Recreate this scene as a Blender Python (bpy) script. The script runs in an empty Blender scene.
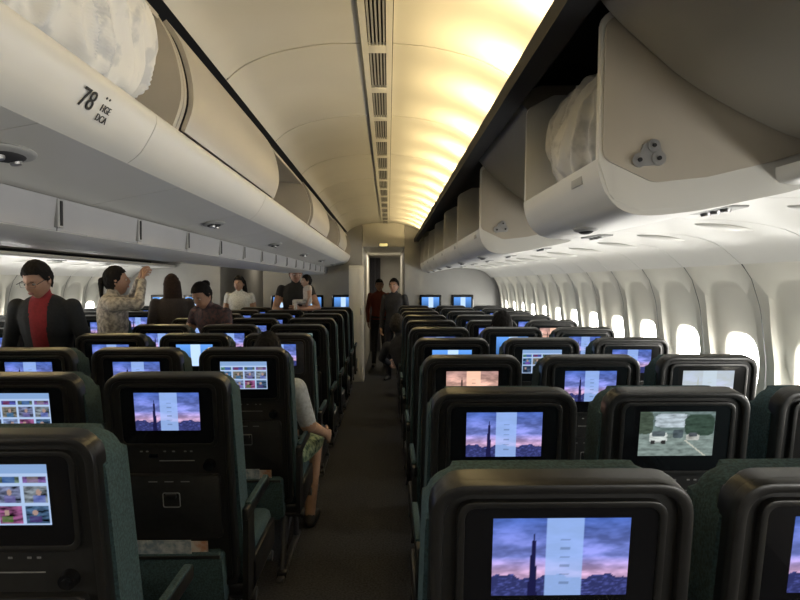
import bpy, bmesh, math, random
import numpy as np
from mathutils import Vector, Matrix, noise
random.seed(7)
H = 1.47
CX = -1.17           # fuselage centre plane
scene = bpy.context.scene
COL = scene.collection
try:
    scene.view_settings.view_transform = 'Standard'
    scene.view_settings.look = 'None'
    scene.view_settings.exposure = 0.0
except Exception:
    pass

# ------------------------------------------------------------------ materials
def mat(name, col, rough=0.6, metal=0.0, nscale=0.0, namt=0.1, bump=0.0, coat=0.0, col2=None, sharp=0.12, pos=0.5):
    m = bpy.data.materials.new(name); m.use_nodes = True
    nt = m.node_tree; b = nt.nodes['Principled BSDF']
    b.inputs['Base Color'].default_value = (*col, 1)
    b.inputs['Roughness'].default_value = rough
    b.inputs['Metallic'].default_value = metal
    if coat: b.inputs['Coat Weight'].default_value = coat
    if nscale:
        tc = nt.nodes.new('ShaderNodeTexCoord'); n = nt.nodes.new('ShaderNodeTexNoise')
        n.inputs['Scale'].default_value = nscale; n.inputs['Detail'].default_value = 4
        nt.links.new(tc.outputs['Object'], n.inputs['Vector'])
        r = nt.nodes.new('ShaderNodeValToRGB')
        c2 = col2 if col2 else tuple(min(1, c * (1 + namt)) for c in col)
        c1 = tuple(c * (1 - namt) for c in col) if not col2 else col
        r.color_ramp.elements[0].position = pos - sharp; r.color_ramp.elements[1].position = pos + sharp
        r.color_ramp.elements[0].color = (*c1, 1); r.color_ramp.elements[1].color = (*c2, 1)
        nt.links.new(n.outputs['Fac'], r.inputs['Fac']); nt.links.new(r.outputs['Color'], b.inputs['Base Color'])
        if bump:
            bp = nt.nodes.new('ShaderNodeBump'); bp.inputs['Strength'].default_value = bump
            bp.inputs['Distance'].default_value = 0.004
            nt.links.new(n.outputs['Fac'], bp.inputs['Height']); nt.links.new(bp.outputs['Normal'], b.inputs['Normal'])
    return m

def emat(name, col, s):
    m = bpy.data.materials.new(name); m.use_nodes = True
    b = m.node_tree.nodes['Principled BSDF']
    b.inputs['Base Color'].default_value = (*col, 1)
    b.inputs['Emission Color'].default_value = (*col, 1)
    b.inputs['Emission Strength'].default_value = s
    return m

M_ceil = mat('ceiling_plastic', (0.68, 0.66, 0.60), 0.42, nscale=3, namt=0.02)
M_wall = mat('sidewall_plastic', (0.74, 0.715, 0.635), 0.5, nscale=4, namt=0.02)
M_bin = mat('bin_plastic', (0.62, 0.61, 0.575), 0.38, nscale=3, namt=0.02)
M_beige = mat('bin_liner_beige', (0.42, 0.38, 0.315), 0.5, nscale=5, namt=0.04)
M_door = mat('bin_door_grey', (0.42, 0.39, 0.335), 0.42, nscale=3, namt=0.02)
M_rail = mat('rail_grey', (0.33, 0.33, 0.345), 0.5, nscale=5, namt=0.03)
M_dark = mat('dark_gap', (0.02, 0.02, 0.022), 0.8, nscale=6, namt=0.1)
M_vent = mat('vent_grey', (0.33, 0.33, 0.32), 0.5, nscale=8, namt=0.05)
M_metal = mat('brushed_metal', (0.45, 0.45, 0.45), 0.35, 0.9, nscale=30, namt=0.1)
M_carpet = mat('carpet', (0.030, 0.030, 0.032), 0.95, nscale=90, namt=0.5, bump=0.6)
M_bulk = mat('bulkhead_laminate', (0.36, 0.355, 0.34), 0.6, nscale=6, namt=0.03)
M_teal = mat('teal_fabric', (0.030, 0.062, 0.070), 0.9, nscale=160, namt=0.35, bump=0.3)
M_shell = mat('seat_shell_black', (0.013, 0.0125, 0.0118), 0.32, nscale=60, namt=0.15, coat=0.10)
M_recess = mat('seat_recess_black', (0.011, 0.0108, 0.0104), 0.5, nscale=60, namt=0.15)
M_glossb = mat('monitor_gloss', (0.005, 0.005, 0.006), 0.14, nscale=10, namt=0.1, coat=0.4)
M_tray = mat('tray_black', (0.014, 0.014, 0.014), 0.45, nscale=50, namt=0.15)
M_label = mat('label_grey', (0.22, 0.22, 0.22), 0.6, nscale=40, namt=0.1)
M_paper = mat('magazine_paper', (0.62, 0.58, 0.54), 0.5, nscale=25, col2=(0.5, 0.24, 0.14))
M_paper2 = mat('safety_card', (0.5, 0.52, 0.55), 0.4, nscale=40, col2=(0.20, 0.26, 0.32))
M_legs = mat('seat_frame_metal', (0.10, 0.10, 0.105), 0.45, 0.6, nscale=20, namt=0.1)

# daylight seen through the acrylic cabin windows: hazy overexposed sky
def pane_mat():
    m = bpy.data.materials.new('hazy_sky_pane'); m.use_nodes = True
    nt = m.node_tree; nt.nodes.remove(nt.nodes['Principled BSDF'])
    e = nt.nodes.new('ShaderNodeEmission'); e.inputs['Strength'].default_value = 25.0
    tc = nt.nodes.new('ShaderNodeTexCoord'); n = nt.nodes.new('ShaderNodeTexNoise'); n.inputs['Scale'].default_value = 1.5
    r = nt.nodes.new('ShaderNodeValToRGB')
    r.color_ramp.elements[0].color = (.96, .96, .94, 1); r.color_ramp.elements[1].color = (1, .95, .85, 1)
    nt.links.new(tc.outputs['Object'], n.inputs['Vector']); nt.links.new(n.outputs['Fac'], r.inputs['Fac'])
    nt.links.new(r.outputs['Color'], e.inputs['Color'])
    nt.links.new(e.outputs[0], nt.nodes['Material Output'].inputs['Surface'])
    return m
M_pane = pane_mat()

def screen_mat():
    m = bpy.data.materials.new('screen_display'); m.use_nodes = True
    nt = m.node_tree; nt.nodes.remove(nt.nodes['Principled BSDF'])
    a = nt.nodes.new('ShaderNodeAttribute'); a.attribute_name = 'scr'
    e = nt.nodes.new('ShaderNodeEmission'); e.inputs['Strength'].default_value = 1.2
    nt.links.new(a.outputs['Color'], e.inputs['Color'])
    nt.links.new(e.outputs[0], nt.nodes['Material Output'].inputs['Surface'])
    return m
M_screen = screen_mat()

# ------------------------------------------------------------------ mesh tools
def new_obj(name, bm, mats, smooth=True, loc=None, angle=35):
    me = bpy.data.meshes.new(name)
    bm.normal_update()
    bm.to_mesh(me); bm.free()
    for m in mats: me.materials.append(m)
    if smooth:
        me.polygons.foreach_set('use_smooth', [True] * len(me.polygons))
        try: me.set_sharp_from_angle(angle=math.radians(angle))
        except Exception: pass
    ob = bpy.data.objects.new(name, me); COL.objects.link(ob)
    if loc: ob.location = loc
    return ob

def merge(bm, tmp, mi, M=None):
    if M is not None: bmesh.ops.transform(tmp, matrix=M, verts=tmp.verts)
    bmesh.ops.recalc_face_normals(tmp, faces=tmp.faces)
    for f in tmp.faces: f.material_index = mi
    me = bpy.data.meshes.new('t'); tmp.to_mesh(me); tmp.free()
    bm.from_mesh(me); bpy.data.meshes.remove(me)

def box(bm, c, s, mi=0, bev=0.0, M=None, seg=2):
    t = bmesh.new(); bmesh.ops.create_cube(t, size=1)
    for v in t.verts: v.co = Vector((v.co.x * s[0] + c[0], v.co.y * s[1] + c[1], v.co.z * s[2] + c[2]))
    if bev: bmesh.ops.bevel(t, geom=list(t.edges), offset=bev, segments=seg, profile=0.5, affect='EDGES')
    merge(bm, t, mi, M)

def cyl(bm, a, b, r1, r2=None, mi=0, n=20, M=None):
    r2 = r1 if r2 is None else r2
    a = Vector(a); b = Vector(b); d = b - a
    t = bmesh.new(); bmesh.ops.create_cone(t, cap_ends=True, segments=n, radius1=r1, radius2=r2, depth=d.length)
    Mx = Matrix.Translation((a + b) / 2) @ d.to_track_quat('Z', 'Y').to_matrix().to_4x4()
    bmesh.ops.transform(t, matrix=Mx, verts=t.verts)
    merge(bm, t, mi, M)

def ellipsoid(bm, c, s, mi=0, M=None, n=3):
    t = bmesh.new(); bmesh.ops.create_icosphere(t, subdivisions=n, radius=1)
    for v in t.verts: v.co = Vector((v.co.x * s[0] + c[0], v.co.y * s[1] + c[1], v.co.z * s[2] + c[2]))
    merge(bm, t, mi, M)

def round_poly(pts, radii, n=6):
    out = []; N = len(pts)
    for i in range(N):
        p = Vector(pts[i]); a = Vector(pts[i - 1]); b = Vector(pts[(i + 1) % N])
        r = radii[i] if isinstance(radii, (list, tuple)) else radii
        u = (a - p).normalized(); w = (b - p).normalized()
        ang = u.angle(w); d = r / math.tan(ang / 2)
        p0 = p + u * d; p1 = p + w * d
        for k in range(n + 1):
            t = k / n
            q = (1 - t) ** 2 * p0 + 2 * t * (1 - t) * p + t * t * p1
            out.append((q.x, q.y))
    return out

def prism_xz(bm, pts, y0, y1, mi=0, bev=0.0, M=None, seg=2):
    t = bmesh.new()
    A = [t.verts.new((p[0], y0, p[1])) for p in pts]; B = [t.verts.new((p[0], y1, p[1])) for p in pts]
    n = len(pts)
    t.faces.new(A); t.faces.new(B[::-1])
    for i in range(n): t.faces.new((A[i], B[i], B[(i + 1) % n], A[(i + 1) % n]))
    if bev:
        es = [e for e in t.edges if abs(e.verts[0].co.y - e.verts[1].co.y) < 1e-6]
        bmesh.ops.bevel(t, geom=es, offset=bev, segments=seg, profile=0.5, affect='EDGES')
    merge(bm, t, mi, M)

def ring_xz(bm, outer, inner, y0, y1, mi=0, bev=0.0, M=None):
    t = bmesh.new(); n = len(outer)
    def L(pts, y): return [t.verts.new((p[0], y, p[1])) for p in pts]
    a, b, c, d = L(outer, y0), L(inner, y0), L(inner, y1), L(outer, y1)
    for i in range(n):
        j = (i + 1) % n
        for p, q in ((a, b), (b, c), (c, d), (d, a)):
            t.faces.new((p[i], p[j], q[j], q[i]))
    if bev:
        es = []
        for i in range(n):
            j = (i + 1) % n
            for p in (a, b):
                e = t.edges.get((p[i], p[j]))
                if e: es.append(e)
        bmesh.ops.bevel(t, geom=es, offset=bev, segments=2, profile=0.5, affect='EDGES')
    merge(bm, t, mi, M)

def thick(pts, t):
    P = [Vector(p) for p in pts]; off = []
    for i in range(len(P)):
        a = P[max(0, i - 1)]; b = P[min(len(P) - 1, i + 1)]
        d = (b - a).normalized(); off.append(P[i] + Vector((-d.y, d.x)) * t)
    return [tuple(p) for p in P] + [tuple(p) for p in off[::-1]]

def smooth_prof(pts, n=4):
    P = [Vector(p) for p in pts]; out = []
    for i in range(len(P) - 1):
        p0 = P[max(i - 1, 0)]; p1 = P[i]; p2 = P[i + 1]; p3 = P[min(i + 2, len(P) - 1)]
        for k in range(n):
            t = k / n
            q = 0.5 * ((2 * p1) + (p2 - p0) * t + (2 * p0 - 5 * p1 + 4 * p2 - p3) * t * t + (-p0 + 3 * p1 - 3 * p2 + p3) * t ** 3)
            out.append((q.x, q.y))
    out.append(tuple(P[-1])); return out

def strips(bm, prof, y0, y1, pitch, gap, t, mi=0, start=None, m=lambda x: x):
    y = y0 if start is None else start
    loop = [(m(p[0]), p[1]) for p in thick(prof, t)]
    while y < y1 - 1e-4:
        e = min(y + pitch, y1)
        if e > y0 + .01: prism_xz(bm, loop, max(y, y0) + gap / 2, e - gap / 2, mi)
        y += pitch
IDN = lambda x: x
MIR = lambda x: 2 * CX - x
Y0, Y1 = -2.8, 9.68

# ------------------------------------------------------------------ floor
bm = bmesh.new(); box(bm, (CX, 5.3, -0.03), (6.3, 17.0, 0.06)); new_obj('floor', bm, [M_carpet])

# ------------------------------------------------------------------ ceiling over both aisles
bm = bmesh.new()
profL = smooth_prof([(-0.105, 2.400), (-0.25, 2.395), (-0.42, 2.365), (-0.55, 2.315), (-0.625, 2.255)])
profR = smooth_prof([(0.52, 2.235), (0.46, 2.285), (0.34, 2.345), (0.18, 2.385), (0.02, 2.400)])
for m in (IDN, MIR):
    strips(bm, profL, Y0, Y1, 1.05, 0.012, -0.01, 0, m=m)
    strips(bm, profR, Y0, Y1, 1.05, 0.012, -0.01, 0, m=m)
    prism_xz(bm, [(m(0.55), 2.46), (m(-0.66), 2.46), (m(-0.66), 2.47), (m(0.55), 2.47)], Y0, Y1, 1)
    x0, x1 = sorted((m(-0.102), m(0.017)))
    xc = (x0 + x1) / 2
    for xx in (x0 + 0.012, x1 - 0.012):
        box(bm, (xx, (Y0 + Y1) / 2, 2.398), (0.024, Y1 - Y0, 0.016), 0)
    box(bm, (xc, (Y0 + Y1) / 2, 2.418), (0.08, Y1 - Y0, 0.01), 1)
    y = Y0
    while y < Y1 - 0.1:
        box(bm, (xc, y + 0.04, 2.398), (0.074, 0.08, 0.014), 0, 0.002)
        for k in range(5):
            box(bm, (xc - 0.028 + 0.014 * k, y + 0.30, 2.400), (0.0070, 0.45, 0.014), 2)
        y += 0.525
new_obj('ceiling', bm, [M_ceil, M_dark, M_vent])

# ------------------------------------------------------------------ overhead structure
for side, m in (('right', IDN), ('left', MIR)):
    bm = bmesh.new()
    for loop, mi in ((thick([(0.535, 2.20), (0.56, 2.27), (1.28, 2.27), (1.30, 1.74)], 0.012), 1),
                     ([(0.398, 2.148), (0.404, 2.105), (0.474, 2.105), (0.474, 2.125), (0.466, 2.125), (0.466, 2.112), (0.410, 2.112), (0.404, 2.148)], 0)):
        prism_xz(bm, [(m(p[0]), p[1]) for p in loop], Y0, Y1, mi)
    prism_xz(bm, [(m(0.474), 2.105), (m(0.474), 2.125), (m(0.56), 2.27), (m(0.57), 2.25)], Y0, Y1, 0)
    new_obj('trim_valance_' + side, bm, [M_dark, M_dark])
    bm = bmesh.new()
    prof = smooth_prof([(0.925, 1.745), (0.935, 1.710), (1.02, 1.702), (1.15, 1.700), (1.32, 1.688), (1.48, 1.648), (1.60, 1.555)])
    strips(bm, prof, Y0, Y1, 0.56, 0.006, 0.012, 0, m=m)
    prism_xz(bm, [(m(0.935), 1.735), (m(1.64), 1.735), (m(1.64), 1.745), (m(0.935), 1.745)], Y0, Y1, 1)
    y = -1.69
    while y < 9:
        box(bm, (m(1.03), y + 0.28, 1.701), (0.09, 0.22, 0.012), 2, 0.004)
        for q in (-0.06, 0, 0.06):
            cyl(bm, (m(1.03), y + 0.28 + q, 1.696), (m(1.03), y + 0.28 + q, 1.685), 0.018, 0.014, mi=3)
        y += 1.12
    y = -2.09
    while y < 9:
        Mx = Matrix.Translation((m(1.30), y, 1.687)) @ Matrix.Rotation((0.10) * (1 if m is IDN else -1), 4, 'Y')
        ellipsoid(bm, (0, 0, 0), (0.12, 0.040, 0.014), 0, Mx)
        y += .56
    new_obj('service_panel_' + side, bm, [M_bin, M_dark, M_vent, M_metal])

closed_front = smooth_prof([(0.488, 2.137), (0.53, 2.088), (0.594, 2.03), (0.68, 1.957), (0.78, 1.895), (0.88, 1.845), (0.97, 1.81), (1.10, 1.785)], 3)
def closed_bin(y0, y1, m=IDN):
    bm = bmesh.new()
    loop = [(m(p[0]), p[1]) for p in closed_front + [(1.22, 1.80), (1.22, 2.2), (0.56, 2.2), (0.50, 2.165)]]
    prism_xz(bm, loop, y0 + 0.008, y1 - 0.008, 0, 0.006)
    c = Vector((m(0.70), (y0 + y1) / 2, 1.942))
    ang = math.atan2(0.14, 0.19) * (1 if m is IDN else -1)
    Mx = Matrix.Translation(c) @ Matrix.Rotation(ang, 4, 'Y')
    box(bm, (0, 0, 0), (0.05, 0.10, 0.018), 1, 0.008, Mx)
    box(bm, (0, 0, -0.008), (0.03, 0.07, 0.010), 2, 0.004, Mx)
    return new_obj('overhead_bin', bm, [M_door, M_vent, M_dark, M_bin])
shell = smooth_prof([(0.497, 1.765), (0.505, 1.715), (0.535, 1.660), (0.60, 1.632), (0.72, 1.640), (0.85, 1.665), (1.00, 1.700), (1.12, 1.765), (1.20, 1.90)], 4)
side_poly = round_poly([(0.50, 1.76), (0.505, 2.10), (0.60, 2.15), (1.20, 2.16), (1.21, 1.91), (1.12, 1.775), (1.00, 1.712), (0.85, 1.677), (0.72, 1.652), (0.60, 1.642), (0.530, 1.672)],
                       [0.02, 0.03, 0.03, 0.02, 0.03, 0.02, 0.02, 0.02, 0.02, 0.02, 0.02], 4)
panel_poly = round_poly([(0.508, 1.765), (0.512, 2.085), (0.61, 2.135), (1.18, 2.14), (1.19, 1.93), (1.05, 1.800), (0.92, 1.760), (0.76, 1.722), (0.63, 1.708)],
                        [0.03, 0.03, 0.03, 0.02, 0.03, 0.03, 0.03, 0.03, 0.06], 4)
def open_bin(y0, y1, m=IDN):
    bm = bmesh.new()
    L = [(m(p[0]), p[1]) for p in thick(shell, 0.018)]
    prism_xz(bm, L, y0 + 0.012, y1 - 0.012, 0, 0.003)
    S = [(m(p[0]), p[1]) for p in side_poly]; P = [(m(p[0]), p[1]) for p in panel_poly]
    for ya, yb, yo in ((y0 + 0.01, y0 + 0.032, -0.004), (y1 - 0.032, y1 - 0.01, 0.004)):
        prism_xz(bm, S, ya, yb, 0, 0.004)
        if yo < 0: prism_xz(bm, P, ya - 0.006, ya + 0.001, 1, 0.003)
        else: prism_xz(bm, P, yb - 0.001, yb + 0.006, 1, 0.003)
    prism_xz(bm, [(m(1.19), 1.88), (m(1.21), 1.88), (m(1.21), 2.16), (m(1.19), 2.16)], y0 + 0.02, y1 - 0.02, 1)
    Y = y0 + 0.002
    for (dx, dz, r) in ((-0.022, -0.012, 0.017), (0.024, -0.008, 0.017), (0.012, 0.022, 0.015)):
        cyl(bm, (m(0.615 + dx), Y - 0.006, 1.772 + dz), (m(0.615 + dx), Y + 0.004, 1.772 + dz), r, r, 2, 18)
        cyl(bm, (m(0.615 + dx), Y - 0.010, 1.772 + dz), (m(0.615 + dx), Y, 1.772 + dz), r * 0.3, r * 0.3, 3, 14)
    prism_xz(bm, round_poly([(m(.580), 1.745), (m(.655), 1.750), (m(.640), 1.805), (m(.605), 1.800)], .012, 3), Y - .003, Y + .004, 2, 0)
    ym = (y0 + y1) / 2
    t = Matrix.Translation((m(0.60), ym, 1.634))
    ellipsoid(bm, (0, 0, 0), (0.035, 0.065, 0.012), 4, t)
    ellipsoid(bm, (0, 0, -0.007), (0.02, 0.042, 0.010), 3, t)
    box(bm, (m(0.5), y0 + 0.18, 1.735), (0.004, 0.09, 0.022), 4, 0.001, None)
    return new_obj('overhead_bin', bm, [M_bin, M_beige, M_metal, M_dark, M_vent])
bounds = [(-2.7, -1.1, 1), (-1.1, 0.2, 0), (0.2, 1.47, 0), (1.47, 2.3, 1), (2.3, 3.4, 0), (3.4, 4.5, 1), (4.5, 5.6, 1), (5.6, 6.7, 1), (6.7, 7.7, 1), (7.7, 8.7, 1), (8.7, 9.66, 1)]
for a, b, o in bounds:
    (open_bin if o else closed_bin)(a, b, IDN)
    closed_bin(a, b, MIR)

# ------------------------------------------------------------------ centre bins (shelf type)
bm = bmesh.new()
lip = smooth_prof([(-0.612, 1.872), (-0.606, 1.895), (-0.594, 1.902), (-0.584, 1.888), (-0.590, 1.860), (-0.625, 1.800), (-0.66, 1.772)], 3)
under = [(-0.66, 1.772), (-0.80, 1.745), (-0.945, 1.715)]
for m in (IDN, MIR):
    strips(bm, lip, Y0, Y1, 1.40, 0.004, -0.008, 0, start=-2.6 - 1.4, m=m)
    strips(bm, under, Y0, Y1, 0.80, 0.004, -0.010, 0, start=-2.8, m=m)
    strips(bm, [(-0.945, 1.712), (-0.955, 1.62)], Y0, Y1, 0.57, 0.006, 0.012, 1, start=1.80 - 0.57 * 9, m=m)
    strips(bm, [(-0.955, 1.618), (-1.00, 1.600), (-1.17, 1.595)], Y0, Y1, 1.6, 0.004, -0.012, 0, m=m)
    prism_xz(bm, [(m(-0.62), 1.868), (m(-1.15), 1.868), (m(-1.15), 1.855), (m(-0.62), 1.855)], Y0, Y1, 2)
    y = 1.80 - 0.57 * 8
    while y < Y1:
        box(bm, (m(-0.938), y, 1.668), (0.016, 0.034, 0.082), 4, 0.003)
        box(bm, (m(-0.929), y, 1.668), (0.004, 0.012, 0.07), 3, 0.001); y += 0.57
    y = 1.33 - 1.56 * 2
    while y < Y1:
        Mx = Matrix.Translation((m(-0.80), y, 1.742)) @ Matrix.Rotation((-0.19) * (1 if m is IDN else -1), 4, 'Y')
        ellipsoid(bm, (0, 0, 0), (0.048, 0.085, 0.010), 4, Mx)
        ellipsoid(bm, (0, 0, -0.006), (0.030, 0.055, 0.010), 3, Mx)
        cyl(bm, (0, 0.03, -0.008), (0, 0.03, -0.02), 0.014, 0.011, 5, 14, Mx)
        cyl(bm, (0, -0.03, -0.008), (0, -0.03, -0.02), 0.014, 0.011, 5, 14, Mx)
        y += 0.78 * 2
box(bm, (CX, (Y0 + Y1) / 2, 2.06), (0.03, Y1 - Y0, 0.40), 2)
box(bm, (CX, (Y0 + Y1) / 2, 2.266), (1.10, Y1 - Y0, 0.012), 3)
new_obj('center_bin_shelf', bm, [M_bin, M_rail, M_beige, M_dark, M_vent, M_metal])

div_poly = smooth_prof([(-0.598, 1.905), (-0.574, 1.98), (-0.578, 2.06), (-0.605, 2.15), (-0.655, 2.235)], 4) + [(-1.15, 2.24), (-1.15, 1.872), (-0.61, 1.872)]
door_prof = smooth_prof([(-0.596, 1.908), (-0.572, 1.98), (-0.576, 2.06), (-0.603, 2.15), (-0.645, 2.215)], 4)
door_up = smooth_prof([(-0.628, 2.205), (-0.70, 2.218), (-0.80, 2.224), (-0.92, 2.218), (-1.02, 2.205)], 4)
comp = [(-2.7, -1.1, 1), (-1.1, 0.35, 1), (0.35, 1.78, 0), (1.78, 3.25, 1), (3.25, 4.65, 0), (4.65, 6.0, 1), (6.0, 7.3, 0), (7.3, 8.5, 1), (8.5, 9.66, 0)]
for a, b, closed in comp:
    for m in (IDN, MIR):
        bm = bmesh.new()
        D = [(m(p[0]), p[1]) for p in div_poly]
        prism_xz(bm, D, a + 0.002, a + 0.024, 0, 0.004); prism_xz(bm, D, b - 0.024, b - 0.002, 0, 0.004)
        if closed or m is MIR:
            prism_xz(bm, [(m(p[0]), p[1]) for p in thick(door_prof, -0.014)], a + 0.034, b - 0.034, 1, 0.004)
            box(bm, (m(-0.578), (a + b) / 2, 1.96), (0.016, 0.10, 0.035), 2, 0.006)
        else:
            prism_xz(bm, [(m(p[0]), p[1]) for p in thick(door_up, 0.012)], a + 0.034, b - 0.034, 1, 0.004)
        new_obj('overhead_bin', bm, [M_beige, M_door, M_vent])

def label(name, txt, size, loc, X, Y, m):
    cu = bpy.data.curves.new(name, 'FONT'); cu.body = txt; cu.size = size; cu.extrude = 0.0006
    ob = bpy.data.objects.new(name, cu); COL.objects.link(ob)
    dg = bpy.context.evaluated_depsgraph_get()
    me = bpy.data.meshes.new_from_object(ob.evaluated_get(dg))
    bpy.data.objects.remove(ob)
    me.materials.clear(); me.materials.append(m)
    X = Vector(X).normalized(); Y = Vector(Y).normalized(); Z = X.cross(Y)
    Mx = Matrix((X, Y, Z)).transposed().to_4x4(); Mx.translation = Vector(loc) + Z * 0.0025
    ob = bpy.data.objects.new(name, me); COL.objects.link(ob); ob.matrix_world = Mx
    return ob
label('row_number_sign', '78', 0.058, (-0.6105, 1.24, 1.822), (0, 1, 0), (0.50, 0, 0.866), M_dark)
label('seat_letter_sign', '\u2022 \u2022\nHGE\nDCA', 0.022, (-0.5935, 1.325, 1.851), (0, 1, 0), (0.50, 0, 0.866), M_dark)

# ------------------------------------------------------------------ side walls and windows
zs = [0, .4, .82, 1.1, 1.35, 1.49, 1.57]; xs = [1.56, 1.67, 1.73, 1.74, 1.71, 1.665, 1.61]
def wx(z): return float(np.interp(z, zs, xs))
PW = 0.56
def sup(t, a, b, n=3.2):
    c, s = math.cos(t), math.sin(t)
    return (a * math.copysign(abs(c) ** (2 / n), c), b * math.copysign(abs(s) ** (2 / n), s))
def window(yc, m, idx):
    bm = bmesh.new(); n = 64
    ZB, ZT = 0.82, 1.57
    rings = []
    specs = [(0.138, 0.152, 1.060, 0.064), (0.142, 0.156, 1.060, 0.050), (0.154, 0.168, 1.060, 0.044), (0.185, 0.282, 1.165, 0.036),
             (0.207, 0.305, 1.173, 0.028), (0.215, 0.314, 1.175, 0.020), (0.224, 0.322, 1.178, 0.003)]
    for a, b, zc, d in specs:
        L = []
        for i in range(n):
            u, w = sup(2 * math.pi * i / n, a, b)
            z = zc + w; L.append(bm.verts.new((m(wx(z) + d), yc + u, z)))
        rings.append(L)
    L = []
    for i in range(n):
        t = 2 * math.pi * i / n; u, w = sup(t, 0.224, 0.322)
        k = min((PW / 2 - 0.003) / max(abs(u), 1e-6), ((ZT - 1.178) if w > 0 else (1.178 - ZB)) / max(abs(w), 1e-6))
        z = 1.178 + w * k
        L.append(bm.verts.new((m(wx(z)), yc + u * k, z)))
    rings.append(L)
    for r in range(len(rings) - 1):
        for i in range(n):
            j = (i + 1) % n
            bm.faces.new((rings[r][i], rings[r][j], rings[r + 1][j], rings[r + 1][i]))
    ctr = bm.verts.new((m(wx(1.06) + 0.062), yc, 1.06)); panes = []
    for i in range(n):
        panes.append(bm.faces.new((rings[0][i], rings[0][(i + 1) % n], ctr)))
    bmesh.ops.recalc_face_normals(bm, faces=bm.faces)
    for f in panes: f.material_index = 1
    return new_obj('window_%d' % idx, bm, [M_wall, M_pane], angle=50)
idx = 1
WY = [0.31 + PW * k for k in range(-5, 17)]
for m in (IDN, MIR):
    for yc in WY:
        window(yc, m, idx); idx += 1
for side, m in (('right', IDN), ('left', MIR)):
    bm = bmesh.new()
    lowp = [(wx(z), z) for z in (0, .2, .4, .6, .82)]
    strips(bm, lowp, WY[0] - PW / 2, WY[-1] + PW / 2, 1.12, 0.004, -0.01, 0, m=m)
    prism_xz(bm, [(m(1.93), 0), (m(1.93), 2.5), (m(1.95), 2.5), (m(1.95), 0)], Y0, Y1, 1)
    prism_xz(bm, [(m(1.575), 0.02), (m(1.60), 0.24), (m(1.565), 0.22), (m(1.54), 0.0)], Y0, Y1, 2)
    prism_xz(bm, [(m(1.60), 1.60), (m(1.94), 1.60), (m(1.94), 1.61), (m(1.60), 1.61)], Y0, Y1, 1)
    new_obj('wall_' + side, bm, [M_wall, M_dark, M_rail])
bm = bmesh.new(); box(bm, (CX, Y0 - 0.05, 1.25), (6.3, 0.05, 2.5)); new_obj('wall_rear', bm, [M_bulk])
bm = bmesh.new(); box(bm, (CX, 5.3, 2.52), (6.3, 17, 0.04)); new_obj('ceiling_crown', bm, [M_dark])

# ------------------------------------------------------------------ screens content
def fbm(U, V, s, sd):
    out = np.zeros(U.shape)
    for j in range(U.shape[0]):
        for i in range(U.shape[1]):
            out[j, i] = noise.fractal(Vector((U[j, i] * s + sd, V[j, i] * s * 2.2, sd)), 0.8, 2.1, 4)
    return out
def sunset(U, V):
    c = np.zeros(U.shape + (3,))
    top = np.array([.055, .11, .38]); mid = np.array([.16, .20, .54]); low = np.array([.46, .30, .48])
    k = np.clip((V - .3) / .7, 0, 1)[..., None]
    c = np.where(k > .30, mid + (top - mid) * (k - .30) / .70, low + (mid - low) * k / .30)
    cl = fbm(U, V, 3.5, 2.0)[..., None]
    c = c * (1 + .8 * np.clip(cl, -.5, .7)) + np.array([.10, .05, .05]) * np.clip(cl * 1.5, 0, 1) * (1 - k)
    sky = .25 + .03 * np.sin(U * 17) + .015 * np.sin(U * 53)
    city = (V < sky)[..., None]
    cn = fbm(U, V, 22, 7.0)[..., None]
    cc = np.array([.025, .03, .11]) * (1 + 2.5 * np.clip(cn, 0, 1))
    c = np.where(city, cc, c)
    tw = (np.abs(U - .30) < np.interp(V, [0, .15, .55, .7, .72, .8], [.035, .03, .018, .018, .004, .003])) & (V < .80)
    c = np.where(tw[..., None], np.array([.010, .010, .05]), c)
    pn = ((U > .39) & (U < .66))[..., None]
    c = np.where(pn, c * .25 + np.array([.30, .45, .80]) * .75, c)
    tx = ((U > .49) & (U < .57) & (np.abs(((V * 9) % 1) - .5) < .13) & (V < .80) & (V > .12))[..., None]
    c = np.where(tx, c * .62, c)
    return np.clip(c, 0, 1)
def warm(U, V):
    c = sunset(U, V); g = c.mean(-1, keepdims=True)
    return c * .3 + g * np.array([1.8, .95, .40])
def menu(U, V):
    gx = (U * 4) % 1; gy = (V * 3) % 1
    ix = np.floor(U * 4); iy = np.floor(V * 3)
    tile = ((gx > .05) & (gx < .95) & (gy > .1) & (gy < .95) & (V < .8))
    r = np.modf(np.abs(np.sin(ix * 12.9 + iy * 78.2) * 43758))[0]; g = np.modf(r * 17.3)[0]; b = np.modf(r * 31.7)[0]
    cn = fbm(U, V, 9, 4.0)
    c = np.stack([.03 + .13 * r, .05 + .12 * g, .09 + .20 * b], -1) * (1 + 1.4 * cn)[..., None]
    hd = ((gx - .35 - .3 * g) ** 2 * 2.2 + (gy - .62) ** 2 < .022)[..., None]
    c = np.where(hd, np.array([.32, .22, .19]), c)
    sh = ((np.abs(gx - .35 - .3 * g) < .22) & (gy < .46) & (gy > .12))[..., None]
    c = np.where(sh, c * .4 + np.stack([.13 * b, .10 * r, .3 * g], -1), c)
    c = np.where(tile[..., None], c, np.array([.36, .48, .70]))
    top = (V > .86)[..., None]
    return np.clip(np.where(top, np.array([.20, .32, .55]), c), 0, 1)
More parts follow.
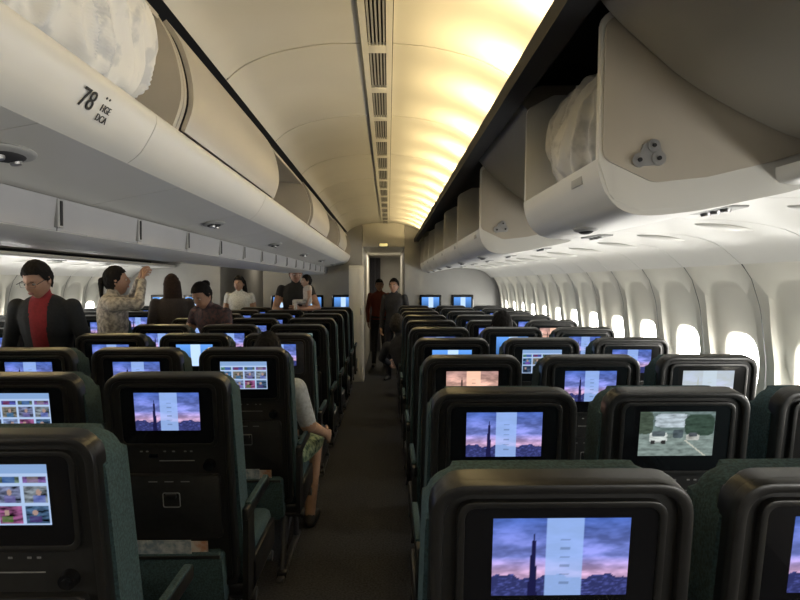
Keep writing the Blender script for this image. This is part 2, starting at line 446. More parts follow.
def cars(U, V):
    nz = fbm(U, V, 8, 1.0)
    c = np.ones(U.shape + (3,)) * np.array([.12, .165, .16])
    road = (V < .5)[..., None]; c = np.where(road, np.array([.17, .215, .20]), c)
    for (cx, cy, a, b, col) in ((.42, .80, .22, .16, (.36, .42, .46)), (.8, .70, .2, .24, (.035, .06, .045)), (.06, .75, .12, .25, (.05, .07, .05)),
                                (.26, .42, .12, .12, (.46, .50, .48)), (.26, .50, .09, .06, (.08, .10, .11)), (.19, .31, .03, .05, (.03, .03, .03)), (.33, .31, .03, .05, (.03, .03, .03)),
                                (.52, .50, .07, .10, (.06, .08, .09)), (.72, .42, .09, .07, (.40, .41, .38)), (.72, .48, .06, .04, (.07, .08, .09))):
        mk = ((np.abs((U - cx) / a) ** 4 + np.abs((V - cy) / b) ** 4) < 1 + nz * .3)[..., None]
        c = np.where(mk, np.array(col), c)
    c = c * (1 + .5 * nz)[..., None]
    ln = ((np.abs(U - .5 - (.5 - V) * .8) < .012) & (V < .35))[..., None]
    return np.clip(np.where(ln, np.array([.5, .5, .42]), c), 0, 1)
def pale(U, V):
    c = sunset(U, V); return c * .35 + np.array([.40, .44, .40])
def bluem(U, V):
    c = np.ones(U.shape + (3,)) * np.array([.08, .22, .55])
    c = c * (0.5 + V[..., None])
    pn = ((U > .39) & (U < .66))[..., None]
    return np.where(pn, np.array([.50, .68, .95]), c)
VAR = dict(sunset=sunset, warm=warm, menu=menu, cars=cars, pale=pale, blue=bluem)
def add_screen(bm, fn, w, z0, z1, y, mi, M, nx=96, nz=58, xc=0):
    lay = bm.loops.layers.float_color.get('scr') or bm.loops.layers.float_color.new('scr')
    us = np.linspace(0, 1, nx + 1); vs = np.linspace(0, 1, nz + 1)
    U, V = np.meshgrid(us, vs); C = np.clip(fn(U, V), 0, 1)
    vv = [[bm.verts.new(M @ Vector((xc + (u - .5) * w, y, z0 + (z1 - z0) * v))) for u in us] for v in vs]
    for j in range(nz):
        for i in range(nx):
            f = bm.faces.new((vv[j][i], vv[j][i + 1], vv[j + 1][i + 1], vv[j + 1][i])); f.material_index = mi
            for lp, (jj, ii) in zip(f.loops, ((j, i), (j, i + 1), (j + 1, i + 1), (j + 1, i))):
                lp[lay] = (*C[jj, ii], 1)

# ------------------------------------------------------------------ forward bulkheads / galley
for nm, xa, xb, scr in (('center', -1.93, -0.40, (-.70, -1.17, -1.64)), ('right', 0.26, 1.95, (.66, 1.16)), ('left', 2 * CX - 1.95, 2 * CX - .26, (-2.99, -3.49))):
    bm = bmesh.new()
    box(bm, ((xa + xb) / 2, 9.74, 1.25), (xb - xa, 0.05, 2.5), 0)
    box(bm, ((xa + xb) / 2, 9.705, 0.9), (xb - xa - 0.1, 0.012, 0.012), 1)
    new_obj('wall_bulkhead_' + nm, bm, [M_bulk, M_vent])
    for x in scr:
        bm = bmesh.new(); Mx = Matrix.Translation((x, 9.70, 0))
        box(bm, (0, 0, 1.17), (0.34, 0.025, 0.23), 0, 0.008, Mx)
        box(bm, (0, -0.005, 1.045), (0.12, 0.03, 0.02), 2, 0.004, Mx)
        add_screen(bm, bluem, 0.27, 1.09, 1.25, -0.0135, 1, Mx, 40, 24)
        new_obj('bulkhead_monitor', bm, [M_glossb, M_screen, M_shell], smooth=False)
bm = bmesh.new(); box(bm, (-0.47, 9.45, 0.865), (0.22, 0.40, 1.73), 0, 0.012)
box(bm, (-0.47, 9.245, 0.865), (0.17, 0.01, 1.64), 0, 0.003); box(bm, (-0.40, 9.235, 1.05), (0.02, 0.02, 0.10), 1, 0.004)
new_obj('closet_cabinet', bm, [M_ceil, M_metal])
for nm, m in (('', IDN), ('_far', MIR)):
    bm = bmesh.new(); box(bm, (m(-0.42), 11.6, 1.25), (0.05, 3.7, 2.5), 0); new_obj('wall_galley_inner' + nm, bm, [M_wall if m is IDN else M_rail])
    bm = bmesh.new(); box(bm, (m(0.28), 11.6, 1.25), (0.05, 3.7, 2.5), 0); new_obj('wall_galley_outer' + nm, bm, [M_bulk])
    bm = bmesh.new(); box(bm, (m(-0.07), 13.47, 1.25), (0.70, 0.05, 2.5), 0); new_obj('wall_front' + nm, bm, [M_bulk])
    bm = bmesh.new()
    box(bm, (m(-0.07), 9.74, 2.24), (0.65, 0.06, 0.42), 0, 0.01); box(bm, (m(-0.07), 11.6, 2.06), (0.65, 3.6, 0.05), 0)
    new_obj('trim_header' + nm, bm, [M_ceil])
    bm = bmesh.new(); box(bm, (m(-0.07), 9.69, 2.06), (0.16, 0.02, 0.07), 0, 0.005); box(bm, (m(-0.07), 9.677, 2.06), (0.12, 0.01, 0.04), 1)
    new_obj('exit_sign', bm, [M_vent, emat('exit_glow', (0.9, 0.75, 0.3), 0.8)])
    bm = bmesh.new()
    pts = [(m(-0.38 + 0.22 * i / 40), 13.2 + 0.025 * math.sin(i * 1.1)) for i in range(41)]
    t = bmesh.new()
    A = [t.verts.new((p[0], p[1], 0.02)) for p in pts]; B = [t.verts.new((p[0], p[1], 2.00)) for p in pts]
    for i in range(40): t.faces.new((A[i], A[i + 1], B[i + 1], B[i]))
    merge(bm, t, 0)
    cyl(bm, (m(-0.39), 13.2, 2.01), (m(0.25), 13.2, 2.01), 0.012, mi=1)
    new_obj('galley_curtain', bm, [mat('curtain_cloth', (0.06, 0.06, 0.075), 0.9, nscale=40, namt=0.2), M_metal])
    L = bpy.data.lights.new('galley_fill', 'AREA'); L.size = .4; L.energy = 9 if m is IDN else 3; L.color = (1, .88, .68)  # added fill light, no visible fixture, brightens the galley end of each aisle
    o = bpy.data.objects.new('galley_fill', L); COL.objects.link(o); o.location = (m(-.07), 12.2, 2.02)

# ------------------------------------------------------------------ seats
def build_seat(fn):
    bm = bmesh.new(); bm.loops.layers.float_color.new('scr')
    T = Matrix.Translation((0, 0, 0.45)) @ Matrix.Rotation(math.radians(8.5), 4, 'X')
    fab = round_poly([(-.232, -.06), (.232, -.06), (.212, .698), (-.212, .698)], [.03, .03, .07, .07], 8)
    prism_xz(bm, fab, -0.014, 0.095, 0, 0.030, T, 3)
    head = round_poly([(-.17, .45), (.17, .45), (.175, .668), (-.175, .668)], .05, 6)
    prism_xz(bm, head, 0.07, 0.120, 0, 0.02, T, 3)
    sh = round_poly([(-.215, -.05), (.215, -.05), (.207, .724), (-.207, .724)], [.03, .03, .062, .062], 10)
    inn = round_poly([(-.194, -.03), (.194, -.03), (.187, .706), (-.187, .706)], [.02, .02, .048, .048], 10)
    prism_xz(bm, sh, -0.034, 0.004, 1, 0.006, T, 3)
    ring_xz(bm, sh, inn, -0.052, -0.03, 1, 0.005, T)
    prism_xz(bm, inn, -0.038, -0.03, 2, 0, T)
    m1 = round_poly([(-.166, .470), (.166, .470), (.166, .694), (-.166, .694)], .030, 6)
    m2 = round_poly([(-.154, .484), (.154, .484), (.154, .683), (-.154, .683)], .022, 6)
    ring_xz(bm, m1, m2, -0.050, -0.034, 1, 0.002, T)
    prism_xz(bm, m2, -0.046, -0.03, 3, 0.0, T)
    for i, xx in enumerate((-.10, -.08, -.02, 0.01, .05, .07)):
        box(bm, (xx, -0.0385, .452), (.008, .003, .004), 5, 0, T)
    box(bm, (-.06, -0.039, .436), (.030, .004, .012), 3, 0.001, T)
    box(bm, (.02, -0.0385, .418), (.12, .002, .0025), 5, 0, T)
    cyl(bm, (.132, -.036, .405), (.132, -.058, .405), .021, .018, 3, 20, T)
    cyl(bm, (.132, -.057, .405), (.132, -.062, .405), .010, .009, 3, 14, T)
    tr = round_poly([(-.168, .135), (.168, .135), (.168, .372), (-.168, .372)], .018, 5)
    prism_xz(bm, tr, -0.058, -0.03, 4, 0.006, T)
    lt = round_poly([(-.030, .255), (.030, .255), (.030, .31), (-.030, .31)], .008, 4)
    li = round_poly([(-.0275, .2575), (.0275, .2575), (.0275, .3075), (-.0275, .3075)], .006, 4)
    ring_xz(bm, lt, li, -0.061, -0.056, 5, 0.0, T)
    box(bm, (0, -0.066, .30), (.038, .014, .016), 1, 0.004, T)
    for k in range(3): box(bm, (-.06 + .055 * k, -0.0588, .350), (.030, .0012, .003), 5, 0, T)
    pk = round_poly([(-.175, -.115), (.175, -.115), (.170, .085), (-.170, .085)], .02, 5)
    prism_xz(bm, pk, -0.092, -0.03, 0, 0.014, T)
    box(bm, (0, -0.088, .083), (.33, .010, .012), 1, 0.004, T)
    for (xx, ww, hh, yy, mi) in ((-.035, .19, .095, -.066, 7), (.04, .15, .085, -.056, 6), (-.02, .20, .075, -.046, 5)):
        box(bm, (xx, yy, .04 + hh / 2), (ww, .004, hh), mi, 0, T)
    box(bm, (0, .285, .41), (.455, .50, .125), 0, .035, None, 3)
    box(bm, (0, .27, .335), (.44, .46, .05), 1, .01)
    for s in (-1, 1):
        x = s * .237
        box(bm, (x, .165, .642), (.0235, .40, .045), 1, .008)
        box(bm, (x, .18, .667), (.0225, .33, .012), 0, .005)
        pts = round_poly([(-.055, .33), (.075, .33), (.045, .64), (-.045, .64)], .015, 3)
        t = bmesh.new()
        A = [t.verts.new((x - .010, p[0] + .02, p[1])) for p in pts]; B = [t.verts.new((x + .010, p[0] + .02, p[1])) for p in pts]
        t.faces.new(A); t.faces.new(B[::-1])
        for i in range(len(pts)): t.faces.new((A[i], B[i], B[(i + 1) % len(pts)], A[(i + 1) % len(pts)]))
        merge(bm, t, 1)
        box(bm, (x, .27, .38), (.02, .44, .12), 1, .008)
    for yy in (.10, .42): cyl(bm, (-.249, yy, .295), (.249, yy, .295), .022, mi=8)
    for s in (-.15, .15):
        cyl(bm, (s, .10, .30), (s, .02, .01), .016, mi=8); cyl(bm, (s, .42, .30), (s, .50, .01), .016, mi=8)
        cyl(bm, (s, .06, .10), (s, .42, .29), .010, mi=8)
        box(bm, (s, .26, .010), (.035, .62, .02), 8, .004)
        box(bm, (s, .02, .022), (.05, .07, .03), 1, .006)
    box(bm, (0, .28, .275), (.20, .20, .05), 4, .01)
    bmesh.ops.recalc_face_normals(bm, faces=bm.faces)
    add_screen(bm, fn, .218, .531, .665, -0.0468, 9, T)
    me = bpy.data.meshes.new('airplane_seat'); bm.to_mesh(me); bm.free()
    for m in (M_teal, M_shell, M_recess, M_glossb, M_tray, M_label, M_paper, M_paper2, M_legs, M_screen): me.materials.append(m)
    me.polygons.foreach_set('use_smooth', [True] * len(me.polygons))
    me.set_sharp_from_angle(angle=math.radians(35))
    return me
SEAT = {k: build_seat(f) for k, f in VAR.items()}
def seat(x, y, v):
    o = bpy.data.objects.new('airplane_seat', SEAT[v]); COL.objects.link(o); o.location = (x, y, 0)
xr = [.274, .333, .353]; xcn = [-.806, -.7475, -.680]
special = {('r', 0, 0): 'sunset', ('r', 1, 1): 'cars', ('r', 2, 0): 'warm', ('r', 2, 2): 'pale', ('c', 0, 0): 'menu', ('c', 1, 1): 'menu', ('c', 2, 0): 'menu',
           ('r', 3, 0): 'blue', ('r', 3, 1): 'menu', ('r', 4, 1): 'blue', ('r', 5, 2): 'warm', ('c', 3, 1): 'blue', ('c', 4, 0): 'cars', ('r', 1, 2): 'sunset'}
RY = [1.11] + [1.08 + .83 * k for k in range(1, 10)]; CY = [1.42 + .83 * k for k in range(9)]
for k in range(10):
    bx = xr[min(k, 2)]
    for i in range(3):
        seat(bx + .5 * i - (.02 if (k == 0 and i) else 0), RY[k], special.get(('r', k, i), 'sunset'))
        seat(2 * CX - .353 - .5 * i, RY[k], 'sunset')
for k in range(9):
    bx = xcn[k] if k < 3 else -.665
    for i in range(3):
        seat(bx - .5 * i, CY[k], special.get(('c', k, i), 'sunset'))

# ------------------------------------------------------------------ bedding in bins
M_bed = mat('printed_bedding', (0.52, 0.53, 0.54), 0.6, nscale=13, col2=(0.70, 0.69, 0.66), sharp=.04, pos=.42)
M_bed2 = mat('printed_bedding_grey', (0.40, 0.39, 0.37), 0.6, nscale=14, col2=(0.56, 0.545, 0.51), sharp=.06, pos=.46)
def blob(name, c, s, seed, m):
    bm = bmesh.new(); bmesh.ops.create_icosphere(bm, subdivisions=7, radius=1)
    for v in bm.verts:
        d = v.co.copy()
        q = Vector((abs(d.x) ** .7 * math.copysign(1, d.x), abs(d.y) ** .7 * math.copysign(1, d.y), abs(d.z) ** .6 * math.copysign(1, d.z)))
        p = Vector((q.x * s[0], q.y * s[1], q.z * s[2]))
        r1 = noise.noise(p * 6 + Vector((seed, 0, 0)))
        pw = p + Vector((.04 * noise.noise(p * 6), .06 * noise.noise(p * 5 + Vector((4, 0, 0))), .03 * noise.noise(p * 7)))
        r2 = 1 - abs(noise.noise(Vector((pw.x * 12, pw.y * 13 + pw.z * 5, pw.z * 3.5)) + Vector((seed, 3, 0)))) * 2.4
        r3 = 1 - abs(noise.noise(Vector((pw.x * 24, pw.y * 26 + pw.z * 6, pw.z * 8)) + Vector((0, seed, 5)))) * 2
        p += d * (r1 * .035 + r2 * .020 + r3 * .008)
        v.co = p + Vector(c)
    return new_obj(name, bm, [m], angle=180)
blob('folded_blanket', (-0.83, 1.26, 2.05), (0.25, 0.49, 0.165), 3.1, M_bed)
blob('folded_blanket', (0.79, 1.90, 1.91), (0.26, 0.31, 0.16), 9.7, M_bed2)

# ------------------------------------------------------------------ people
NR = 18
def loft(bm, rings):
    L = []
    for c, ax, ay in rings:
        L.append([bm.verts.new(c + ax * math.cos(2 * math.pi * i / NR) + ay * math.sin(2 * math.pi * i / NR)) for i in range(NR)])
    for a, b in zip(L[:-1], L[1:]):
        for i in range(NR):
            j = (i + 1) % NR; bm.faces.new((a[i], a[j], b[j], b[i]))
    bm.faces.new(L[0][::-1]); bm.faces.new(L[-1])
def capsule(bm, a, b, ra, rb):
    a = Vector(a); b = Vector(b); d = (b - a).normalized()
    u = d.orthogonal().normalized(); v = d.cross(u)
    R = []
    for al in (80, 55, 28): al = math.radians(al); R.append((a - d * ra * math.sin(al), ra * math.cos(al)))
    R.append((a, ra)); R.append((b, rb))
    for al in (28, 55, 80): al = math.radians(al); R.append((b + d * rb * math.sin(al), rb * math.cos(al)))
    loft(bm, [(c, u * r, v * r) for c, r in R])
def remesh(bm, vox, it=3):
    bmesh.ops.recalc_face_normals(bm, faces=bm.faces)
    me = bpy.data.meshes.new('r'); bm.to_mesh(me); bm.free()
    ob = bpy.data.objects.new('r', me); COL.objects.link(ob)
    md = ob.modifiers.new('r', 'REMESH'); md.mode = 'VOXEL'; md.voxel_size = vox
    if it:
        sm = ob.modifiers.new('s', 'SMOOTH'); sm.factor = .5; sm.iterations = it
    dg = bpy.context.evaluated_depsgraph_get()
    out = bpy.data.meshes.new_from_object(ob.evaluated_get(dg))
    bpy.data.objects.remove(ob); bpy.data.meshes.remove(me)
    return out
M_eye = mat('eye_white', (0.55, 0.53, 0.5), 0.3, nscale=30, namt=0.02)
M_pup = mat('eye_dark', (0.01, 0.008, 0.006), 0.3, nscale=30, namt=0.02)
M_lip = mat('lips', (0.30, 0.13, 0.11), 0.5, nscale=60, namt=0.1)
def head_bm(Mx, hair='short', glasses=False):
    bm = bmesh.new()
    def shape(d, k=1.0):
        x, y, z = d
        zz = z
        X = x * .073; Y = y * .094; Z = z * .118
        if zz < 0:
            X *= 1 - .30 * (-zz) ** 1.4; 
            if y < 0: Y *= 1 - .35 * (-zz)
            else: Y *= 1 - .06 * (-zz)
        Y += .008 * max(0, -zz)
        return Vector((X, Y, Z))
    t = bmesh.new(); bmesh.ops.create_icosphere(t, subdivisions=5, radius=1)
    for v in t.verts:
        d = v.co.normalized(); p = shape(d)
        if d.y > 0:
            px, pz = p.x, p.z
            g = math.exp(-(px / .010) ** 2) * math.exp(-((pz + .018) / .020) ** 2); p.y += .020 * g
            g = math.exp(-(px / .007) ** 2) * math.exp(-((pz - .010) / .02) ** 2); p.y += .008 * g
            for s in (-1, 1):
                g = math.exp(-((px - s * .031) / .014) ** 2 - ((pz - .004) / .010) ** 2); p.y -= .009 * g
                g = math.exp(-((px - s * .030) / .02) ** 2 - ((pz - .024) / .007) ** 2); p.y += .004 * g
                g = math.exp(-((px - s * .040) / .018) ** 2 - ((pz + .03) / .02) ** 2); p.y += .003 * g
            g = math.exp(-(px / .022) ** 2 - ((pz + .055) / .008) ** 2); p.y += .005 * g
            g = math.exp(-(px / .02) ** 2 - ((pz + .10) / .018) ** 2); p.y += .006 * g
        v.co = p
    merge(bm, t, 0, Mx)
    for s in (-1, 1):
        ellipsoid(bm, (s * .074, -.006, -.004), (.008, .018, .030), 0, Mx)
        ellipsoid(bm, (s * .031, .077, .004), (.013, .009, .0065), 5, Mx)
        ellipsoid(bm, (s * .031, .0845, .003), (.0058, .003, .0056), 6, Mx)
        box(bm, (s * .032, .0890, .024), (.030, .005, .005), 4, .002, Mx)
    ellipsoid(bm, (0, .093, -.052), (.022, .006, .0045), 7, Mx); ellipsoid(bm, (0, .092, -.060), (.019, .007, .005), 7, Mx)
    t = bmesh.new(); bmesh.ops.create_icosphere(t, subdivisions=5, radius=1)
    kill = []
    for v in t.verts:
        d = v.co.normalized()
        thr = np.interp(d.y, [-1, -.4, 0, .25, .5, 1], [-.62, -.55, -.15, .02, .42, .52])
        if d.z < thr: kill.append(v)
        p = shape(d) * 1.04; n = d
        p += n * (.006 + .007 * max(0, d.z)) + n * .007 * noise.noise(Vector((d.x * 14, d.y * 6, d.z * 6)))
        v.co = p
    bmesh.ops.delete(t, geom=kill, context='VERTS')
    merge(bm, t, 4, Mx)
    if hair == 'long':
        t = bmesh.new()
        loft(t, [(Vector((0, -.02, .09)), Vector((.055, 0, 0)), Vector((0, .05, 0))), (Vector((0, -.035, .04)), Vector((.088, 0, 0)), Vector((0, .075, 0))),
                 (Vector((0, -.045, -.03)), Vector((.095, 0, 0)), Vector((0, .07, 0))), (Vector((0, -.06, -.10)), Vector((.098, 0, 0)), Vector((0, .055, 0))),
                 (Vector((0, -.075, -.18)), Vector((.095, 0, 0)), Vector((0, .04, 0))), (Vector((0, -.08, -.24)), Vector((.07, 0, 0)), Vector((0, .025, 0)))])
        merge(bm, t, 4, Mx)
    if hair == 'bun':
        ellipsoid(bm, (0, -.085, .075), (.042, .040, .038), 4, Mx)
    if hair == 'ponytail':
        ellipsoid(bm, (0, -.105, .02), (.028, .03, .03), 4, Mx)
        t = bmesh.new(); capsule(t, (0, -.115, .0), (0, -.13, -.13), .024, .012); merge(bm, t, 4, Mx)
    if glasses:
        for s in (-1, 1):
            o = round_poly([(s * .031 - .024, -.012), (s * .031 + .024, -.012), (s * .031 + .024, .020), (s * .031 - .024, .020)], .008, 4)
            i2 = round_poly([(s * .031 - .0225, -.0105), (s * .031 + .0225, -.0105), (s * .031 + .0225, .0185), (s * .031 - .0225, .0185)], .007, 4)
            ring_xz(bm, o, i2, .096, .098, 6, 0, Mx)
            box(bm, (s * .074, .05, .012), (.003, .10, .004), 6, 0, Mx)
        box(bm, (0, .101, .010), (.014, .003, .003), 6, 0, Mx)
    return bm
def hand(wr, D, N, hint, sc, curl):
    D = D.normalized(); N = (N - D * N.dot(D)).normalized(); S = D.cross(N).normalized()
    if S.dot(hint) < 0: S = -S
    bm = bmesh.new(); w = wr
    loft(bm, [(w - D * .01 * sc, S * .022 * sc, N * .016 * sc), (w + D * .02 * sc, S * .028 * sc, N * .015 * sc), (w + D * .055 * sc, S * .038 * sc, N * .015 * sc),
              (w + D * .085 * sc, S * .040 * sc, N * .013 * sc), (w + D * .093 * sc, S * .036 * sc, N * .009 * sc)])
    for off, ln in ((.032, .070), (.011, .080), (-.011, .074), (-.031, .058)):
        p = w + (D * .082 + S * off) * sc; d = (D + S * off * 2.2).normalized(); a = curl
        for q, rr in ((.45, .0088), (.30, .0080), (.25, .0072)):
            d2 = (d * math.cos(a) + N * math.sin(a)).normalized(); p2 = p + d2 * ln * q * sc
            capsule(bm, p, p2, rr * sc, rr * .92 * sc); p = p2; a += curl
    p = w + (D * .028 + S * .026) * sc; d = (D * .65 + S * .65 + N * .35).normalized()
    p2 = p + d * .036 * sc; capsule(bm, p, p2, .012 * sc, .0105 * sc)
    d = (D * .85 + S * .35 + N * .45).normalized(); capsule(bm, p2, p2 + d * .030 * sc, .0100 * sc, .0085 * sc)
    me = remesh(bm, .0032 * sc, 1)
    for pl in me.polygons: pl.material_index = 0
    return me
def person(name, x, y, face, mats, z=0.0, sc=1.0, lean=0, roll=0, seated=False, arms=None, knees=None, head=(0, 0), hsc=1.0, hair='short',
           sleeve=.35, bulk=0.0, vest=False, vox=.010, shorts=False, glasses=False, curl=.35, palms=None, tilt=0):
    a = math.radians(face); F = Vector((math.sin(a), math.cos(a), 0)); R = Vector((math.cos(a), -math.sin(a), 0)); Up = Vector((0, 0, 1))
    base = Vector((x, y, z))
    W = lambda p: base + (R * p[0] + F * p[1] + Up * p[2]) * sc
    V3 = lambda p: (R * p[0] + F * p[1] + Up * p[2])
    pu = .95; dn = -.40 if seated else 0
    la = math.radians(lean); ro = math.radians(roll)
    def up(p):
        r, f, u = p; h = u - pu
        f, h = f * math.cos(la) + h * math.sin(la), h * math.cos(la) - f * math.sin(la)
        r, h = r * math.cos(ro) + h * math.sin(ro), h * math.cos(ro) - r * math.sin(ro)
        return (r, f, h + pu + dn)
    bm = bmesh.new(); seg = []
    def limb(p, q, ra, rb, mi):
        A, B = W(p), W(q); capsule(bm, A, B, ra * sc, rb * sc); seg.append((A, B, ra * sc, rb * sc, mi))
    tor = [(.84, .13, .10, 0), (.88, .165, .118, 0), (.95, .172, .122, 0), (1.03, .155, .108, .004), (1.12, .147, .102, .006), (1.24, .166, .114, .004), (1.34, .180, .112, 0), (1.41, .165, .092, -.006), (1.455, .105, .072, -.008), (1.475, .06, .055, 0)]
    rings = []
    for u, rx, ry, f in tor:
        if u < .92: c = (0, f, u + dn); ax = V3((1, 0, 0)); ay = V3((0, 1, 0))
        else:
            c = up((0, f, u)); c2 = up((1, f, u)); c3 = up((0, f + 1, u))
            ax = V3([c2[i] - c[i] for i in range(3)]); ay = V3([c3[i] - c[i] for i in range(3)])
        b_ = bulk if u > .9 else bulk * .4
        rings.append((W(c), ax * (rx + b_) * sc, ay * (ry + b_) * sc))
    loft(bm, rings)
    for i in range(len(tor) - 1):
        mi = 2 if tor[i + 1][0] < .96 else 1
        seg.append((rings[i][0], rings[i + 1][0], rings[i][1].length * .85, rings[i + 1][1].length * .85, mi))
    nb = up((0, .0, 1.44)); hd = up((0, .018, 1.54)); limb(nb, hd, .056, .053, 0)
    for s in (-1, 1):
        hip = (s * .092, 0, .90 + dn)
        if seated: kn = (s * .12, .42, .54); an = (s * .12, .43, .09)
        else: kn = (s * .10, .02, .48); an = (s * .11, -.02, .085)
        if knees: kn, an = knees[0 if s < 0 else 1]
        limb(hip, kn, .088 + bulk * .4, .062, 2)
        if shorts:
            limb(kn, an, .055, .036, 0)
        else: limb(kn, an, .060, .046, 2)
        toe = (an[0] * 1.1, an[1] + .15, .035); heel = (an[0], an[1] - .02, .045)
        limb(heel, toe, .044, .034, 3)
    palmsL = []
    for s in (-1, 1):
        sh = up((s * .175, -.005, 1.395))
        if arms and arms[0 if s < 0 else 1]:
            el, wr = arms[0 if s < 0 else 1]
        else:
            e0 = up((s * .23, -.02, 1.395)); el = (e0[0], sh[1] - .01, sh[2] - .27); wr = (e0[0] - s * .01, el[1] + .07, el[2] - .235)
        limb(sh, el, .056 + bulk * .8, .043 + bulk * .6, 1)
        if sleeve >= 1: limb(el, wr, .041 + bulk * .5, .033 + bulk * .3, 1)
        elif sleeve <= .5:
            mid = tuple(el[i] * .30 + sh[i] * .70 for i in range(3)) if sleeve < .4 else tuple(el[i] * .8 + sh[i] * .2 for i in range(3))
            seg.pop(); A, B = W(sh), W(mid); seg.append((A, B, .06 * sc, .052 * sc, 1)); seg.append((B, W(el), .046 * sc, .040 * sc, 0))
            limb(el, wr, .040, .027, 0)
        else:
            limb(el, wr, .040, .027, 0)
        D = (W(wr) - W(el)); N = V3((-s, .15, 0)); 
        if palms: N = V3(palms)
        palmsL.append((W(wr), D, N, V3((0, 1, .6))))
    me = remesh(bm, vox * sc if sc < .8 else vox, 4)
    n = len(me.polygons); C = np.empty(n * 3); me.polygons.foreach_get('center', C); C = C.reshape(-1, 3)
    best = np.full(n, 1e9); mi = np.zeros(n, int)
    for A, B, ra, rb, k in seg:
        A = np.array(A); B = np.array(B); ab = B - A; t = np.clip(((C - A) @ ab) / max(ab @ ab, 1e-9), 0, 1)
        d = np.linalg.norm(C - (A + t[:, None] * ab), axis=1) - (ra + (rb - ra) * t)
        mk = d < best; best[mk] = d[mk]; mi[mk] = k
    if vest:
        rel = (C - np.array(W(up((0, 0, 1.2))))); rr = np.abs(rel @ np.array(R)); ff = rel @ np.array(F)
        hz = C[:, 2] - z
        mi[(mi == 1) & (rr < .050 * sc + .05 * np.clip(hz - 1.15, 0, 1)) & (ff > 0.0)] = 8
    me.polygons.foreach_set('material_index', mi.astype(np.int32))
    big = bmesh.new(); big.from_mesh(me); bpy.data.meshes.remove(me)
    for w, D, N, hint in palmsL:
        hm = hand(w, D, N, hint, sc, curl); big.from_mesh(hm); bpy.data.meshes.remove(hm)
    hc = W(up((0, .03, 1.585)))
    yaw, pitch = head
    Mh = Matrix.Translation(hc) @ Matrix.Rotation(-(a + math.radians(yaw)), 4, 'Z') @ Matrix.Rotation(math.radians(-pitch), 4, 'X') @ Matrix.Rotation(math.radians(tilt), 4, 'Y') @ Matrix.Scale(sc * hsc, 4)
    hb = head_bm(Mh, hair, glasses); t = bpy.data.meshes.new('h'); hb.to_mesh(t); hb.free(); big.from_mesh(t); bpy.data.meshes.remove(t)
    return new_obj(name, big, mats, angle=180)
def pm(skin=(.38, .215, .145), top=(.1, .1, .1), bot=(.02, .02, .03), shoe=(.02, .02, .02), hair=(.006, .0045, .004), inner=None, top2=None, tn=60, bot2=None):
    hm = mat('hair', hair, .75, nscale=80, namt=.3); hm.node_tree.nodes['Principled BSDF'].inputs['Specular IOR Level'].default_value = .2
    return [mat('skin', skin, .5, nscale=30, namt=.06), mat('top_cloth', top, .85, nscale=tn, namt=.15, bump=.2, col2=top2), mat('bottom_cloth', bot, .9, nscale=40, namt=.2, bump=.2, col2=bot2),
            mat('shoe', shoe, .5, nscale=30, namt=.1), hm, M_eye, M_pup, M_lip, mat('inner_cloth', inner or top, .8, nscale=60, namt=.1)]

person('man_in_black_jacket', -2.16, 4.06, 178, pm(top=(.011, .013, .017), bot=(.02, .02, .03), inner=(.24, .014, .022)), sc=.955, lean=14, head=(14, 24), sleeve=1, bulk=.002, vest=True,
       vox=.008, glasses=True, arms=[((-.25, .05, 1.10), (-.16, .26, .98)), ((.25, .08, 1.10), (.20, .28, 1.00))], curl=.5)
person('woman_in_patterned_blouse', -2.17, 4.95, 62, pm(top=(.52, .47, .40), top2=(.20, .18, .17), tn=34, bot=(.03, .03, .05)), sc=.935, head=(0, -8), hair='ponytail', sleeve=1, bulk=.010,
       vox=.008, arms=[((-.20, .18, 1.42), (-.06, .22, 1.60)), ((.22, .18, 1.40), (.07, .23, 1.58))], curl=.45, palms=(0, 1, 0))
person('woman_in_dark_coat', -2.13, 6.2, 330, pm(top=(.03, .022, .02), hair=(.02, .010, .007)), sc=.91, hair='long', sleeve=1, bulk=.004)
person('woman_with_bun', -1.40, 5.33, 205, pm(top=(.03, .03, .045), top2=(.10, .05, .06), tn=40), sc=.90, lean=24, head=(0, 26), hair='bun', arms=[((-.25, .22, 1.10), (-.14, .40, .98)), ((.25, .22, 1.10), (.14, .40, .98))])
person('woman_in_white_top', -2.13, 9.0, 175, pm(top=(.6, .6, .58)), sc=.92, head=(20, 5), hair='long')
person('man_in_black_shirt', -1.16, 7.86, 172, pm(top=(.012, .012, .014), skin=(.33, .18, .12)), sc=1.0, head=(-15, 12), sleeve=.35,
       arms=[((-.27, .08, 1.16), (-.05, .27, 1.16)), ((.25, .06, 1.15), (.10, .28, 1.10))], curl=.6)
person('baby', -0.975, 7.585, 250, pm(top=(.42, .38, .36), bot=(.4, .4, .42), skin=(.40, .25, .19), shoe=(.5, .5, .5)), z=1.05, sc=.37, seated=True, hsc=1.75, vox=.012, bulk=.03)
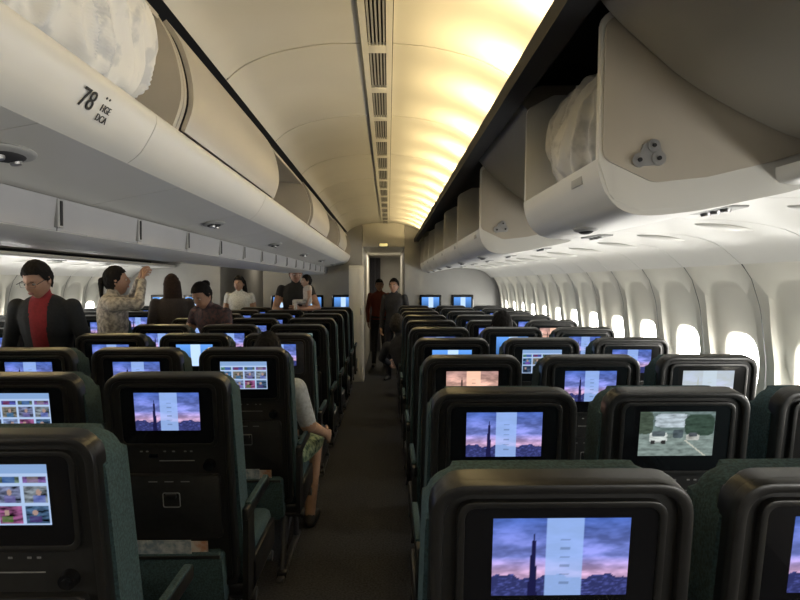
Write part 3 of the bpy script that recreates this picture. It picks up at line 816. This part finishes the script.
person('seated_passenger', -0.675, 3.36, 0, pm(top=(.46, .49, .52), bot=(.03, .07, .04), bot2=(.30, .36, .22), skin=(.45, .27, .18)), sc=.92, seated=True, shorts=True, sleeve=.5, bulk=.012, roll=3, lean=-4, vox=.008,
       arms=[((-.24, .06, .76), (-.16, .28, .70)), ((.262, .03, .76), (.335, .24, .66))], knees=[((-.14, .42, .55), (-.14, .40, .09)), ((.25, .44, .56), (.22, .42, .09))], head=(-10, 10), curl=.3)
person('leaning_passenger', 0.26, 6.28, 0, pm(top=(.03, .032, .04), bot=(.03, .03, .04), hair=(.04, .035, .03)), sc=.90, seated=True, sleeve=1, roll=-17, lean=0,
       arms=[((-.36, .08, .78), (-.28, .28, .70)), ((.18, .10, .74), (.12, .32, .68))])
person('seated_passenger', 0.853, 4.66, 0, pm(top=(.05, .06, .09)), sc=.96, seated=True, sleeve=1, lean=-4)
person('flight_attendant', -0.15, 10.9, 180, pm(top=(.14, .03, .02), bot=(.02, .02, .025)), sc=.90, hair='bun', sleeve=1, head=(0, 5))
person('standing_passenger', 0.10, 9.42, 200, pm(top=(.03, .03, .035), bot=(.02, .02, .03)), sc=.90, sleeve=1)

# ------------------------------------------------------------------ lights
y = -2.4
while y < 9.6:
    for m, e in ((IDN, 3.3), (MIR, 3.3)):
        L = bpy.data.lights.new('cove_lamp', 'AREA'); L.shape = 'RECTANGLE'; L.size = .035; L.size_y = .12
        L.color = (1.0, .76, .38); L.energy = e
        o = bpy.data.objects.new('cove_lamp', L); COL.objects.link(o); o.location = (m(.438), y, 2.138)
        o.rotation_euler = (0, math.radians(142 if m is IDN else -142), 0)
    y += .525

w = bpy.data.worlds.new('World'); scene.world = w; w.use_nodes = True
w.node_tree.nodes['Background'].inputs[0].default_value = (.75, .85, 1, 1); w.node_tree.nodes['Background'].inputs[1].default_value = .6

# ------------------------------------------------------------------ camera
cam = bpy.data.cameras.new('camera'); cam.sensor_width = 36; cam.lens = 624 / 800 * 36; cam.clip_start = .02
co = bpy.data.objects.new('camera', cam); COL.objects.link(co)
co.location = (0, 0, H); co.rotation_euler = (math.radians(90 - 1.56), 0, math.radians(-1.1))
scene.camera = co
